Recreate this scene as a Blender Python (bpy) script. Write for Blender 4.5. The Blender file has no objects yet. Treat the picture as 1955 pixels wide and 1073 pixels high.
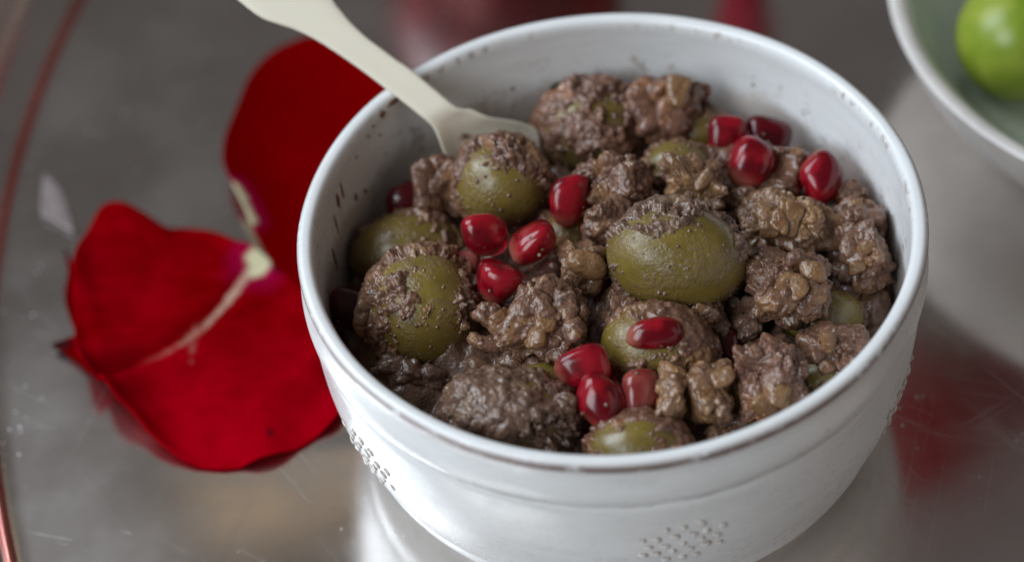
import bpy, bmesh, math
import numpy as np
from mathutils import Matrix, Vector

# ------------------------------------------------------------------ camera
U = 0.01                                   # the tables below are in centimetres
scene = bpy.context.scene
C = scene.collection
cam_data = bpy.data.cameras.new('camera')
cam = bpy.data.objects.new('camera', cam_data)
C.objects.link(cam)
cam_data.sensor_width = 36.0
cam_data.lens = 80.0
cam_data.clip_start = 0.01
cam_data.clip_end = 20.0
ELEV, ROLL = math.radians(47.0887), math.radians(-6.38)
cam.matrix_world = (Matrix.Translation(Vector((-1.977, -30.237, 36.555)) * U)
                    @ Matrix.Rotation(math.pi / 2 - ELEV, 4, 'X') @ Matrix.Rotation(ROLL, 4, 'Z'))
cam_data.dof.use_dof = True
cam_data.dof.focus_distance = 0.432
cam_data.dof.aperture_fstop = 6.3
cam_data.dof.aperture_blades = 9
scene.camera = cam

# ------------------------------------------------------------------ light
world = bpy.data.worlds.new('World')
scene.world = world
world.use_nodes = True
bg = world.node_tree.nodes['Background']
bg.inputs['Color'].default_value = (1.0, 0.925, 0.895, 1)
bg.inputs['Strength'].default_value = 0.098


def area(name, loc, target, sx, sy, watt, col):
    d = bpy.data.lights.new(name, 'AREA')
    d.shape = 'RECTANGLE'
    d.size, d.size_y = sx * U, sy * U
    d.energy = watt
    d.color = col
    o = bpy.data.objects.new(name, d)
    C.objects.link(o)
    o.location = Vector(loc) * U
    o.rotation_euler = (Vector(target) - Vector(loc)).to_track_quat('-Z', 'Y').to_euler()
    return o


area('window_light', (-60, 20, 66), (0, 0, 4), 50, 60, 7.2, (0.80, 0.90, 1.0))
area('front_fill_light', (-54, -46, 60), (0, 0, 4), 45, 45, 4.8, (0.87, 0.94, 1.0))  # fill light added at front left to lift the bowl's front
area('warm_bounce_fill', (75, -35, 45), (4, 0, 2), 50, 40, 0.45, (1.0, 0.78, 0.64))  # added warm fill standing for light bounced from the right
area('ceiling_glow_fill', (-55, 75, 140), (0, 5, 0), 60, 60, 0.15, (0.97, 0.97, 1.0))  # soft overhead panel added to brighten what the tray reflects
area('warm_streak_strip', (-13.5, 35, 46), (-6, 0, 0), 8, 1.0, 0.004, (1.0, 0.72, 0.42))  # thin strip added to draw a warm streak in the tray

scene.view_settings.view_transform = 'Standard'
scene.view_settings.look = 'None'
scene.view_settings.exposure = 0.0
scene.view_settings.gamma = 1.0
scene.view_settings.use_curve_mapping = False
scene.cycles.use_denoising = True
scene.cycles.max_bounces = 7
scene.cycles.transmission_bounces = 5
scene.cycles.sample_clamp_indirect = 6.0


# ------------------------------------------------------------------ noise
def _hash(ix, iy, iz, seed):
    h = (ix.astype(np.int64) * 374761393 + iy.astype(np.int64) * 668265263
         + iz.astype(np.int64) * 2147483647 + seed * 1274126177) & 0xFFFFFFFF
    h = ((h ^ (h >> 13)) * 1274126177) & 0xFFFFFFFF
    h = ((h ^ (h >> 16)) * 2246822519) & 0xFFFFFFFF
    h = h ^ (h >> 15)
    return (h & 0xFFFFFF) / float(0x1000000)


def vnoise(p, seed=0):
    """smooth value noise in -1..1"""
    i = np.floor(p)
    t = p - i
    t = t * t * t * (t * (t * 6 - 15) + 10)
    i = i.astype(np.int64)
    out = np.zeros(len(p))
    for dx in (0, 1):
        wx = t[:, 0] if dx else 1 - t[:, 0]
        for dy in (0, 1):
            wy = t[:, 1] if dy else 1 - t[:, 1]
            for dz in (0, 1):
                wz = t[:, 2] if dz else 1 - t[:, 2]
                out += wx * wy * wz * _hash(i[:, 0] + dx, i[:, 1] + dy, i[:, 2] + dz, seed)
    return out * 2 - 1


def fbm(p, octaves=3, seed=0):
    out = np.zeros(len(p))
    a, s = 1.0, 0.0
    for k in range(octaves):
        out += a * vnoise(p * (2.03 ** k) + 17.3 * k, seed + k)
        s += a
        a *= 0.5
    return out / s


def worley(p, seed=0):
    """distance to the nearest feature point, and that cell's random number"""
    i = np.floor(p).astype(np.int64)
    best = np.full(len(p), 9.0)
    rnd = np.zeros(len(p))
    for dx in (-1, 0, 1):
        for dy in (-1, 0, 1):
            for dz in (-1, 0, 1):
                cx, cy, cz = i[:, 0] + dx, i[:, 1] + dy, i[:, 2] + dz
                fx = cx + _hash(cx, cy, cz, seed)
                fy = cy + _hash(cx, cy, cz, seed + 11)
                fz = cz + _hash(cx, cy, cz, seed + 23)
                d = np.sqrt((p[:, 0] - fx) ** 2 + (p[:, 1] - fy) ** 2 + (p[:, 2] - fz) ** 2)
                m = d < best
                best[m] = d[m]
                rnd[m] = _hash(cx, cy, cz, seed + 37)[m]
    return best, rnd


def sstep(a, b, x):
    t = np.clip((x - a) / (b - a), 0, 1)
    return t * t * (3 - 2 * t)


# ------------------------------------------------------------------ mesh helpers
_ico = {}


def ico(level):
    if level not in _ico:
        bm = bmesh.new()
        bmesh.ops.create_icosphere(bm, subdivisions=level, radius=1.0)
        v = np.array([x.co for x in bm.verts], dtype=np.float64)
        v /= np.linalg.norm(v, axis=1)[:, None]
        f = np.array([[q.index for q in x.verts] for x in bm.faces], dtype=np.int32)
        bm.free()
        _ico[level] = (v, f)
    return _ico[level]


def make_mesh(name, V, F, mat, smooth=True, colors=None):
    """V in centimetres; F an array of triangles/quads or a list of polygons"""
    me = bpy.data.meshes.new(name)
    V = np.asarray(V, dtype=np.float64) * U
    if isinstance(F, np.ndarray):
        n, k = F.shape
        me.vertices.add(len(V))
        me.vertices.foreach_set('co', V.astype(np.float32).ravel())
        me.loops.add(n * k)
        me.loops.foreach_set('vertex_index', F.astype(np.int32).ravel())
        me.polygons.add(n)
        me.polygons.foreach_set('loop_start', np.arange(0, n * k, k, dtype=np.int32))
    else:
        me.from_pydata([tuple(x) for x in V], [], F)
    me.update(calc_edges=True)
    me.validate()
    me.polygons.foreach_set('use_smooth', np.full(len(me.polygons), smooth, dtype=bool))
    if colors is not None:
        a = me.color_attributes.new('Col', 'FLOAT_COLOR', 'POINT')
        c4 = np.ones((len(V), 4), dtype=np.float32)
        c4[:, :3] = colors
        a.data.foreach_set('color', c4.ravel())
    if mat is not None:
        me.materials.append(mat)
    return me


def link(name, me, loc=(0, 0, 0), parent=None):
    o = bpy.data.objects.new(name, me)
    C.objects.link(o)
    o.location = Vector(loc) * U
    if parent is not None:
        o.parent = parent
    return o


def tag(o, label=None, cat=None, group=None, kind=None):
    if label:
        o['label'] = label
    if cat:
        o['category'] = cat
    if group:
        o['group'] = group
    if kind:
        o['kind'] = kind
    return o


def lathe(profile, segs, wobble=None):
    """surface of revolution of (r, z) points; first/last point may lie on the axis"""
    pr = np.array(profile, float)
    th = np.linspace(0, 2 * np.pi, segs, endpoint=False)
    R, T = np.meshgrid(pr[:, 0], th, indexing='ij')
    Z = np.repeat(pr[:, 1][:, None], segs, 1)
    if wobble is not None:
        R = R * (1 + wobble(T, Z))
    V = np.stack([R * np.cos(T), R * np.sin(T), Z], -1).reshape(-1, 3)
    n = len(pr)
    a = np.arange(n - 1)[:, None] * segs
    j = np.arange(segs)[None]
    k = (j + 1) % segs
    F = np.stack([a + j, a + k, a + segs + k, a + segs + j], -1).reshape(-1, 4)
    return V, F


def smooth_profile(pts, per=6):
    """Catmull-Rom through (r, z) points"""
    p = np.array(pts, float)
    p = np.vstack([2 * p[0] - p[1], p, 2 * p[-1] - p[-2]])
    out = []
    for i in range(1, len(p) - 2):
        for t in np.linspace(0, 1, per, endpoint=False):
            a, b, c, d = p[i - 1], p[i], p[i + 1], p[i + 2]
            out.append(0.5 * ((2 * b) + (c - a) * t + (2 * a - 5 * b + 4 * c - d) * t * t
                              + (3 * b - a - 3 * c + d) * t ** 3))
    out.append(p[-2])
    return np.array(out)


def closed_spline(pts, n):
    p = np.array(pts, float)
    m = len(p)
    out = []
    for s in np.linspace(0, m, n, endpoint=False):
        i = int(s)
        t = s - i
        a, b, c, d = p[(i - 1) % m], p[i % m], p[(i + 1) % m], p[(i + 2) % m]
        out.append(0.5 * ((2 * b) + (c - a) * t + (2 * a - 5 * b + 4 * c - d) * t * t
                          + (3 * b - a - 3 * c + d) * t ** 3))
    return np.array(out)


def dist_poly(P, line):
    """distance of points to an open polyline, and arc parameter 0..1"""
    L = np.array(line, float)
    best = np.full(len(P), 1e9)
    par = np.zeros(len(P))
    side = np.zeros(len(P))
    seg = np.linalg.norm(np.diff(L, axis=0), axis=1)
    cum = np.concatenate([[0], np.cumsum(seg)])
    for i in range(len(L) - 1):
        d = L[i + 1] - L[i]
        t = np.clip(((P - L[i]) @ d) / (d @ d), 0, 1)
        q = L[i] + t[:, None] * d
        r = np.linalg.norm(P - q, axis=1)
        m = r < best
        best[m] = r[m]
        par[m] = ((cum[i] + t * seg[i]) / cum[-1])[m]
        side[m] = np.sign(d[0] * (P[:, 1] - L[i][1]) - d[1] * (P[:, 0] - L[i][0]))[m]
    return best, par, side


# ------------------------------------------------------------------ material helper
class Mat:
    def __init__(self, name):
        self.m = bpy.data.materials.new(name)
        self.m.use_nodes = True
        self.t = self.m.node_tree
        self.b = self.t.nodes['Principled BSDF']
        self.coord = self.t.nodes.new('ShaderNodeTexCoord')

    def node(self, kind, **kw):
        n = self.t.nodes.new(kind)
        for k, v in kw.items():
            if k in n.inputs:
                self.put(n.inputs[k], v)
            else:
                setattr(n, k, v)
        return n

    def put(self, sock, v):
        if hasattr(v, 'is_output'):
            self.t.links.new(v, sock)
        else:
            if isinstance(v, tuple) and len(v) == 3 and sock.type == 'RGBA':
                v = (*v, 1)
            sock.default_value = v

    def set(self, **kw):
        for k, v in kw.items():
            self.put(self.b.inputs[k.replace('_', ' ')], v)
        return self

    def obj(self):
        return self.coord.outputs['Object']

    def offset(self, amount=0.5):
        r = self.node('ShaderNodeObjectInfo')
        mul = self.math('MULTIPLY', r.outputs['Random'], amount)
        v = self.node('ShaderNodeVectorMath', operation='ADD')
        self.put(v.inputs[0], self.obj())
        self.put(v.inputs[1], mul)
        return v.outputs[0]

    def rand(self):
        return self.node('ShaderNodeObjectInfo').outputs['Random']

    def noise(self, vec, scale, detail=3.0, rough=0.55, dist=0.0):
        n = self.node('ShaderNodeTexNoise', Scale=scale, Detail=detail, Roughness=rough, Distortion=dist)
        self.put(n.inputs['Vector'], vec)
        return n.outputs['Fac']

    def voronoi(self, vec, scale, feature='F1'):
        n = self.node('ShaderNodeTexVoronoi', feature=feature, Scale=scale)
        self.put(n.inputs['Vector'], vec)
        return n.outputs['Distance']

    def ramp(self, fac, a, b, lo=0.0, hi=1.0):
        n = self.node('ShaderNodeMapRange', interpolation_type='SMOOTHSTEP')
        self.put(n.inputs['Value'], fac)
        self.put(n.inputs['From Min'], a)
        self.put(n.inputs['From Max'], b)
        self.put(n.inputs['To Min'], lo)
        self.put(n.inputs['To Max'], hi)
        return n.outputs['Result']

    def math(self, op, a, b=0.0, c=0.0):
        n = self.node('ShaderNodeMath', operation=op)
        self.put(n.inputs[0], a)
        self.put(n.inputs[1], b)
        self.put(n.inputs[2], c)
        return n.outputs[0]

    def mix(self, fac, a, b):
        n = self.node('ShaderNodeMix', data_type='RGBA')
        self.put(n.inputs[0], fac)
        self.put(n.inputs[6], a)
        self.put(n.inputs[7], b)
        return n.outputs[2]

    def mapping(self, vec, scale=(1, 1, 1), rot=(0, 0, 0)):
        n = self.node('ShaderNodeMapping')
        self.put(n.inputs['Vector'], vec)
        n.inputs['Scale'].default_value = scale
        n.inputs['Rotation'].default_value = rot
        return n.outputs[0]

    def bump(self, height, strength=0.5, distance=0.001, normal=None):
        n = self.node('ShaderNodeBump', Strength=strength, Distance=distance)
        self.put(n.inputs['Height'], height)
        if normal is not None:
            self.put(n.inputs['Normal'], normal)
        self.put(self.b.inputs['Normal'], n.outputs[0])
        return n.outputs[0]

    def radius_z(self):
        s = self.node('ShaderNodeSeparateXYZ')
        self.put(s.inputs[0], self.obj())
        r = self.math('SQRT', self.math('ADD', self.math('POWER', s.outputs[0], 2.0),
                                        self.math('POWER', s.outputs[1], 2.0)))
        return r, s.outputs[2]


# ------------------------------------------------------------------ materials
def mat_tray(name, base, rough, copper=False):
    m = Mat(name)
    v = m.obj()
    cloud = m.noise(v, 22, 4, 0.6)
    fine = m.noise(v, 900, 2, 0.5)
    scr = None
    for k, (ang, sx, sy, lo) in enumerate(((0.35, 2600, 14, 0.66), (-0.55, 2300, 11, 0.67), (1.05, 2800, 16, 0.67),
                                          (2.2, 2100, 10, 0.68), (-1.2, 3000, 18, 0.67))):
        s = m.ramp(m.noise(m.mapping(m.mapping(v, (1, 1, 1), (0, 0, ang)), (sx, sy, 1)), 1.0, 2, 0.5, 0.8), lo, lo + 0.07)
        gate = m.ramp(m.noise(v, 28 + 9 * k, 2), 0.44, 0.62)
        s = m.math('MULTIPLY', s, gate)
        scr = s if scr is None else m.math('MAXIMUM', scr, s)
    speck = m.math('MULTIPLY', m.ramp(m.voronoi(v, 320), 0.16, 0.05), m.ramp(m.noise(v, 55, 2), 0.5, 0.65))
    dull = m.math('ADD', m.math('MULTIPLY', scr, 0.08), m.math('MULTIPLY', speck, 0.25))
    r = m.math('ADD', m.ramp(cloud, 0.3, 0.7, rough - 0.04, rough + 0.06), dull)
    col = m.mix(m.ramp(cloud, 0.35, 0.7), tuple(0.9 * c for c in base), base)
    col = m.mix(m.math('MULTIPLY', m.math('MAXIMUM', m.math('MULTIPLY', scr, 0.3), speck), 0.35), col, (0.80, 0.78, 0.76))
    m.set(Base_Color=col, Metallic=1.0, Roughness=r)
    h = m.math('ADD', m.math('MULTIPLY', fine, 0.10), m.math('MULTIPLY', m.math('MAXIMUM', m.math('MULTIPLY', scr, 0.18), m.math('MULTIPLY', speck, 0.6)), 0.6))
    m.bump(h, 0.20, 0.0002)
    return m.m


def mat_bowl():
    m = Mat('white_glazed_stoneware')
    v = m.obj()
    r, z = m.radius_z()
    n1 = m.noise(v, 140, 4, 0.65)
    n2 = m.noise(v, 620, 3, 0.6)
    n3 = m.noise(m.mapping(v, (1, 1, 6)), 60, 3)
    band = lambda s, c, w: m.ramp(m.math('ABSOLUTE', m.math('SUBTRACT', s, c)), w, w * 0.25)
    col = m.mix(m.ramp(n3, 0.35, 0.75), (0.80, 0.81, 0.81), (0.74, 0.745, 0.735))
    # worn brown line along the outer shoulder of the rim
    edge = m.math('MULTIPLY', band(z, 0.0535, 0.0018), m.ramp(r, 0.0584, 0.0590))
    worn = m.math('MULTIPLY', edge, m.ramp(m.math('ADD', m.math('MULTIPLY', n1, 0.6), m.math('MULTIPLY', n2, 0.4)), 0.34, 0.50))
    # dots of wear on the inner shoulder
    edge2 = m.math('MULTIPLY', band(z, 0.0537, 0.0013), m.ramp(r, 0.0584, 0.0576))
    worn2 = m.math('MULTIPLY', edge2, m.ramp(m.noise(m.mapping(v, (1, 1, 0.25)), 700, 3, 0.65), 0.50, 0.62))
    groove = m.math('MULTIPLY', m.math('MULTIPLY', band(z, 0.0416, 0.0006), m.ramp(r, 0.0570, 0.0578)), m.ramp(n1, 0.35, 0.65))
    step = m.math('MULTIPLY', m.math('MULTIPLY', band(z, 0.0120, 0.0007), m.ramp(r, 0.0520, 0.0530)), m.ramp(n1, 0.45, 0.65))
    col = m.mix(m.math('MULTIPLY', worn, 0.95), col, (0.17, 0.085, 0.065))
    col = m.mix(m.math('MULTIPLY', m.math('MULTIPLY', worn2, m.ramp(m.noise(v, 45, 3), 0.40, 0.62)), 0.75), col, (0.33, 0.25, 0.21))
    col = m.mix(m.math('MULTIPLY', groove, 0.55), col, (0.33, 0.29, 0.26))
    col = m.mix(m.math('MULTIPLY', step, 0.35), col, (0.33, 0.27, 0.22))
    speck = m.math('MULTIPLY', m.ramp(m.voronoi(v, 150), 0.10, 0.05), m.ramp(m.noise(v, 60, 2), 0.56, 0.62))
    col = m.mix(m.math('MULTIPLY', speck, 0.55), col, (0.25, 0.17, 0.12))
    # oily brown residue where the food has touched the inside wall
    inner = m.math('MULTIPLY', m.ramp(r, 0.0580, 0.0573), m.ramp(z, 0.0250, 0.0265))
    line = m.math('ADD', z, m.math('MULTIPLY', m.noise(v, 110, 4, 0.65), -0.016))
    stain = m.math('MULTIPLY', m.ramp(line, 0.0345, 0.0285), inner)
    blot = m.math('MULTIPLY', m.ramp(m.noise(v, 240, 4, 0.7), 0.56, 0.68), m.math('MULTIPLY', m.ramp(line, 0.0420, 0.0340), inner))
    col = m.mix(m.math('MULTIPLY', stain, 0.55), col, (0.33, 0.23, 0.155))
    col = m.mix(m.math('MULTIPLY', blot, 0.5), col, (0.25, 0.15, 0.085))
    m.set(Base_Color=col, Roughness=m.ramp(n1, 0.3, 0.7, 0.24, 0.36), Coat_Weight=0.06, Coat_Roughness=0.10)
    m.bump(m.math('ADD', m.noise(v, 70, 3), m.math('MULTIPLY', worn, -1.5)), 0.12, 0.001)
    return m.m


def mat_paste(name, dark, mid, light, tan):
    m = Mat(name)
    v = m.offset(0.7)
    big = m.noise(v, 150, 3, 0.6, 0.4)
    med = m.noise(v, 420, 4, 0.62, 0.2)
    fin = m.noise(v, 1500, 3, 0.6)
    col = m.mix(m.ramp(med, 0.32, 0.62), dark, mid)
    col = m.mix(m.ramp(fin, 0.50, 0.74), col, light)
    col = m.mix(m.math('MULTIPLY', m.ramp(big, 0.54, 0.64), 0.8), col, tan)
    herb = m.math('MULTIPLY', m.ramp(m.voronoi(v, 430), 0.22, 0.13), m.ramp(m.noise(v, 170, 2), 0.54, 0.62))
    col = m.mix(m.math('MULTIPLY', herb, 0.9), col, (0.016, 0.017, 0.010))
    crumb = m.math('MULTIPLY', m.ramp(m.voronoi(v, 1050), 0.26, 0.14), m.ramp(m.noise(v, 300, 2), 0.48, 0.60))
    col = m.mix(m.math('MULTIPLY', crumb, 0.65), col, (0.40, 0.27, 0.18))
    m.set(Base_Color=col, Roughness=m.ramp(m.noise(v, 260, 3), 0.35, 0.65, 0.14, 0.42), Specular_IOR_Level=0.5, Coat_Weight=0.2, Coat_Roughness=0.10)
    h = m.math('ADD', m.math('MULTIPLY', m.voronoi(v, 1300), -0.5), m.math('MULTIPLY', fin, 0.5))
    m.bump(h, 0.35, 0.0006)
    return m.m


def mat_olive():
    m = Mat('olive_skin')
    v = m.offset(0.6)
    a = m.noise(v, 110, 3, 0.6, 0.5)
    b = m.noise(v, 700, 3, 0.6)
    col = m.mix(m.ramp(a, 0.32, 0.68), (0.128, 0.083, 0.012), (0.200, 0.136, 0.026))
    col = m.mix(m.math('MULTIPLY', m.ramp(m.noise(v, 220, 4, 0.7), 0.55, 0.75), 0.6), col, (0.105, 0.070, 0.030))
    dust = m.math('MULTIPLY', m.ramp(m.voronoi(v, 620), 0.24, 0.13), m.ramp(m.noise(v, 230, 2), 0.47, 0.58))
    col = m.mix(m.math('MULTIPLY', dust, 0.8), col, (0.36, 0.245, 0.165))
    film = m.math('MULTIPLY', m.ramp(m.noise(v, 150, 5, 0.72, 0.6), 0.45, 0.60), m.ramp(m.noise(v, 900, 3), 0.36, 0.56))
    col = m.mix(m.math('MULTIPLY', film, 0.75), col, (0.170, 0.105, 0.052))
    tint = m.rand()
    col = m.mix(m.math('MULTIPLY', tint, 0.3), col, (0.17, 0.13, 0.03))
    m.set(Base_Color=col, Roughness=m.math('ADD', m.ramp(b, 0.3, 0.7, 0.24, 0.40), m.math('MULTIPLY', film, 0.12)), Coat_Weight=0.25, Coat_Roughness=0.22)
    m.bump(m.math('ADD', m.math('ADD', m.math('MULTIPLY', b, 0.4), film), m.math('MULTIPLY', dust, 0.7)), 0.35, 0.0005)
    return m.m


def mat_aril(name, deep, bright, pale_amount):
    m = Mat(name)
    v = m.offset(0.4)
    s = m.node('ShaderNodeSeparateXYZ')
    m.put(s.inputs[0], m.obj())
    n = m.noise(v, 190, 2, 0.5)
    col = m.mix(m.ramp(n, 0.42, 0.60), deep, bright)
    # the pale end where the seed sat on the rind (the thin tip of the aril)
    tip = m.ramp(m.math('ADD', s.outputs[0], m.math('MULTIPLY', n, 0.0016)), -0.0016, -0.0048)
    col = m.mix(m.math('MULTIPLY', tip, pale_amount), col, (0.72, 0.30, 0.20))
    m.set(Base_Color=col, Roughness=0.20, IOR=1.38, Transmission_Weight=0.55, Subsurface_Weight=0.8,
          Subsurface_Scale=0.006, Subsurface_Radius=(1.0, 0.12, 0.12), Coat_Weight=0.25, Coat_Roughness=0.12)
    m.bump(m.noise(v, 420, 2), 0.10, 0.0006)
    return m.m


def mat_petal():
    m = Mat('rose_petal')
    a = m.node('ShaderNodeVertexColor', layer_name='Col')
    v = m.obj()
    n = m.noise(v, 260, 4, 0.6)
    vein = m.noise(m.mapping(v, (1, 1, 1), (0, 0, 0.6)), 90, 3, 0.6, 1.0)
    col = m.mix(m.math('MULTIPLY', m.ramp(n, 0.4, 0.75), 0.22), a.outputs['Color'], (0.09, 0.0001, 0.0004))
    m.set(Base_Color=col, Roughness=0.9, Specular_IOR_Level=0.0, Sheen_Weight=0.0, Sheen_Roughness=0.4,
          Sheen_Tint=(0.9, 0.15, 0.25))
    m.bump(m.math('ADD', vein, m.math('MULTIPLY', m.noise(v, 1200, 2), 0.25)), 0.25, 0.0008)
    return m.m


def mat_plain(name, col, rough, var=0.08, scale=150, bump=0.1, **kw):
    m = Mat(name)
    n = m.noise(m.obj(), scale, 3)
    c = m.mix(m.ramp(n, 0.3, 0.7), tuple(x * (1 - var) for x in col), tuple(min(1, x * (1 + var)) for x in col))
    m.set(Base_Color=c, Roughness=rough, **kw)
    m.bump(n, bump, 0.0008)
    return m.m


def mat_plum():
    m = Mat('green_plum_skin')
    v = m.obj()
    n = m.noise(v, 70, 4, 0.6, 0.5)
    col = m.mix(m.ramp(n, 0.35, 0.7), (0.20, 0.29, 0.022), (0.33, 0.38, 0.050))
    dots = m.math('MULTIPLY', m.ramp(m.voronoi(v, 420), 0.2, 0.1), m.ramp(m.noise(v, 90, 2), 0.4, 0.6))
    col = m.mix(m.math('MULTIPLY', dots, 0.35), col, (0.50, 0.52, 0.20))
    col = m.mix(m.math('MULTIPLY', m.ramp(m.noise(v, 160, 4, 0.7), 0.62, 0.72), 0.5), col, (0.20, 0.16, 0.04))
    m.set(Base_Color=col, Roughness=m.ramp(n, 0.3, 0.7, 0.26, 0.40), Subsurface_Weight=0.25, Subsurface_Scale=0.004,
          Subsurface_Radius=(0.6, 1.0, 0.2))
    m.bump(m.noise(v, 300, 3), 0.12, 0.0006)
    return m.m


def mat_dot():
    """glazed dot whose foot shows the brown body where the glaze is thin"""
    m = Mat('embossed_dot_glaze')
    r, z = m.radius_z()
    n = m.noise(m.offset(0.3), 900, 2)
    foot = m.math('MULTIPLY', m.ramp(r, 0.00045, 0.00085), m.ramp(n, 0.25, 0.55))
    m.set(Base_Color=m.mix(foot, (0.76, 0.76, 0.75), (0.42, 0.35, 0.30)), Roughness=0.3)
    return m.m


def mat_celadon():
    m = Mat('celadon_glaze')
    v = m.obj()
    n = m.noise(v, 45, 4, 0.6)
    speck = m.math('MULTIPLY', m.ramp(m.voronoi(v, 130), 0.13, 0.06), m.ramp(m.noise(v, 40, 2), 0.5, 0.6))
    col = m.mix(m.ramp(n, 0.35, 0.7), (0.47, 0.55, 0.44), (0.58, 0.64, 0.54))
    col = m.mix(speck, col, (0.75, 0.77, 0.74))
    m.set(Base_Color=col, Roughness=0.22, Coat_Weight=0.3, Coat_Roughness=0.1)
    return m.m


MT = {
    'tray': mat_tray('tinned_tray_metal', (0.80, 0.76, 0.73), 0.17),
    'copper': mat_tray('worn_copper_edge', (0.78, 0.30, 0.26), 0.22),
    'bowl': mat_bowl(),
    'dot': mat_dot(),
    'paste': mat_paste('walnut_paste', (0.100, 0.045, 0.027), (0.178, 0.088, 0.054), (0.245, 0.140, 0.092), (0.25, 0.130, 0.062)),
    'paste_red': mat_paste('walnut_paste_reddish', (0.105, 0.046, 0.028), (0.185, 0.088, 0.055), (0.255, 0.142, 0.096), (0.29, 0.125, 0.058)),
    'walnut': mat_paste('walnut_piece', (0.130, 0.064, 0.032), (0.215, 0.115, 0.062), (0.29, 0.175, 0.105), (0.33, 0.18, 0.078)),
    'grey_paste': mat_paste('walnut_paste_greyish', (0.092, 0.049, 0.033), (0.165, 0.094, 0.063), (0.24, 0.150, 0.106), (0.22, 0.14, 0.085)),
    'bed': mat_paste('walnut_paste_bed_shaded', (0.085, 0.042, 0.028), (0.145, 0.080, 0.054), (0.21, 0.125, 0.090), (0.19, 0.100, 0.050)),  # darker paste for bed and deep lumps, shade put into the colour
    'olive': mat_olive(),
    'aril': mat_aril('aril_red', (0.25, 0.002, 0.012), (0.52, 0.010, 0.028), 0.75),
    'aril_pale': mat_aril('aril_pale', (0.40, 0.060, 0.055), (0.55, 0.130, 0.105), 0.7),
    'aril_dark_shaded': mat_aril('aril_dark_shaded', (0.11, 0.001, 0.006), (0.18, 0.003, 0.010), 0.1),  # dark red, with shade painted into the arils lying in shadow
    'petal': mat_petal(),
    'spoon': mat_plain('cream_plastic', (0.90, 0.84, 0.69), 0.34, 0.02, 40, 0.03),
    'stone': mat_plain('pale_stoneware', (0.78, 0.74, 0.70), 0.45, 0.06, 160, 0.15),
    'celadon': mat_celadon(),
    'plum': mat_plum(),
    'smear': mat_plain('paste_smear', (0.20, 0.10, 0.045), 0.35, 0.3, 500, 0.4),
    'amber': mat_paste('walnut_kernel', (0.150, 0.072, 0.031), (0.225, 0.118, 0.052), (0.29, 0.170, 0.085), (0.19, 0.085, 0.040)),
    'herb': mat_plain('dark_herb', (0.020, 0.026, 0.014), 0.5, 0.3, 800, 0.4),
    'flake': mat_plain('pale_patch', (0.21, 0.17, 0.165), 0.5, 0.12, 200, 0.3),
}

# ------------------------------------------------------------------ measured places and sizes, in centimetres
# (name, centre, half width, half height, turn in degrees)
OLIVES = [
    ('O1', (-1.971, 2.447, 4.335), 0.950, 0.897, 0),
    ('O2', (0.015, 4.334, 3.755), 1.095, 0.985, 10),
    ('O3', (1.204, -0.531, 4.736), 1.343, 1.027, -8),
    ('O4', (-4.051, 1.851, 3.266), 1.144, 0.798, 10),
    ('O5', (-3.757, -0.361, 3.873), 1.096, 1.147, 0),
    ('O6', (0.613, -2.093, 3.974), 1.065, 0.842, -10),
    ('O7', (3.918, -1.249, 3.225), 0.838, 0.635, 15),
    ('O8', (0.006, -4.336, 3.755), 0.983, 0.719, 0),
    ('O9', (1.66, 2.557, 4.106), 0.690, 0.530, -10),
    ('O10', (2.248, 4.008, 3.569), 0.656, 0.601, 0),
    ('O11', (2.391, -3.286, 3.539), 0.636, 0.587, 0),
    ('O12', (-2.335, -3.3, 3.846), 1.290, 0.876, -8),
    ('O13', (-1.61, -2.473, 3.728), 0.544, 0.445, 0),
    ('O14', (-0.761, 1.328, 3.663), 0.682, 0.525, 0),
    ('O15', (3.692, -2.803, 3.355), 0.742, 0.544, 25),
]
ARILS = [
    ('A1', (-2.362, 0.772, 4.572), 0.410, 0.461, 100),
    ('A2', (-1.487, 0.368, 4.613), 0.428, 0.407, 20),
    ('A3', (-0.68, 1.498, 4.6), 0.342, 0.477, 90),
    ('A4', (-2.252, -0.396, 4.507), 0.423, 0.444, 60),
    ('A5', (-2.797, 0.479, 4.202), 0.288, 0.226, 0),
    ('A6', (2.708, 3.227, 4.044), 0.408, 0.493, 80),
    ('A7', (3.528, 3.298, 4.087), 0.494, 0.333, -20),
    ('A8', (3.043, 2.245, 4.371), 0.463, 0.589, 70),
    ('A9', (4.368, 1.765, 4.279), 0.481, 0.533, -50),
    ('A10', (0.555, -2.316, 4.64), 0.556, 0.351, -5),
    ('A11', (-0.922, -2.716, 4.396), 0.526, 0.419, 15),
    ('A12', (-0.6, -3.584, 4.312), 0.433, 0.461, 60),
    ('A13', (0.136, -3.404, 4.271), 0.318, 0.482, 95),
    ('A14', (-5.227, 0.284, 3.437), 0.342, 0.415, 80),
    ('A15', (-3.933, 2.928, 3.561), 0.452, 0.377, 20),
    ('A16', (1.946, -1.819, 3.588), 0.300, 0.300, 0),
]
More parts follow.
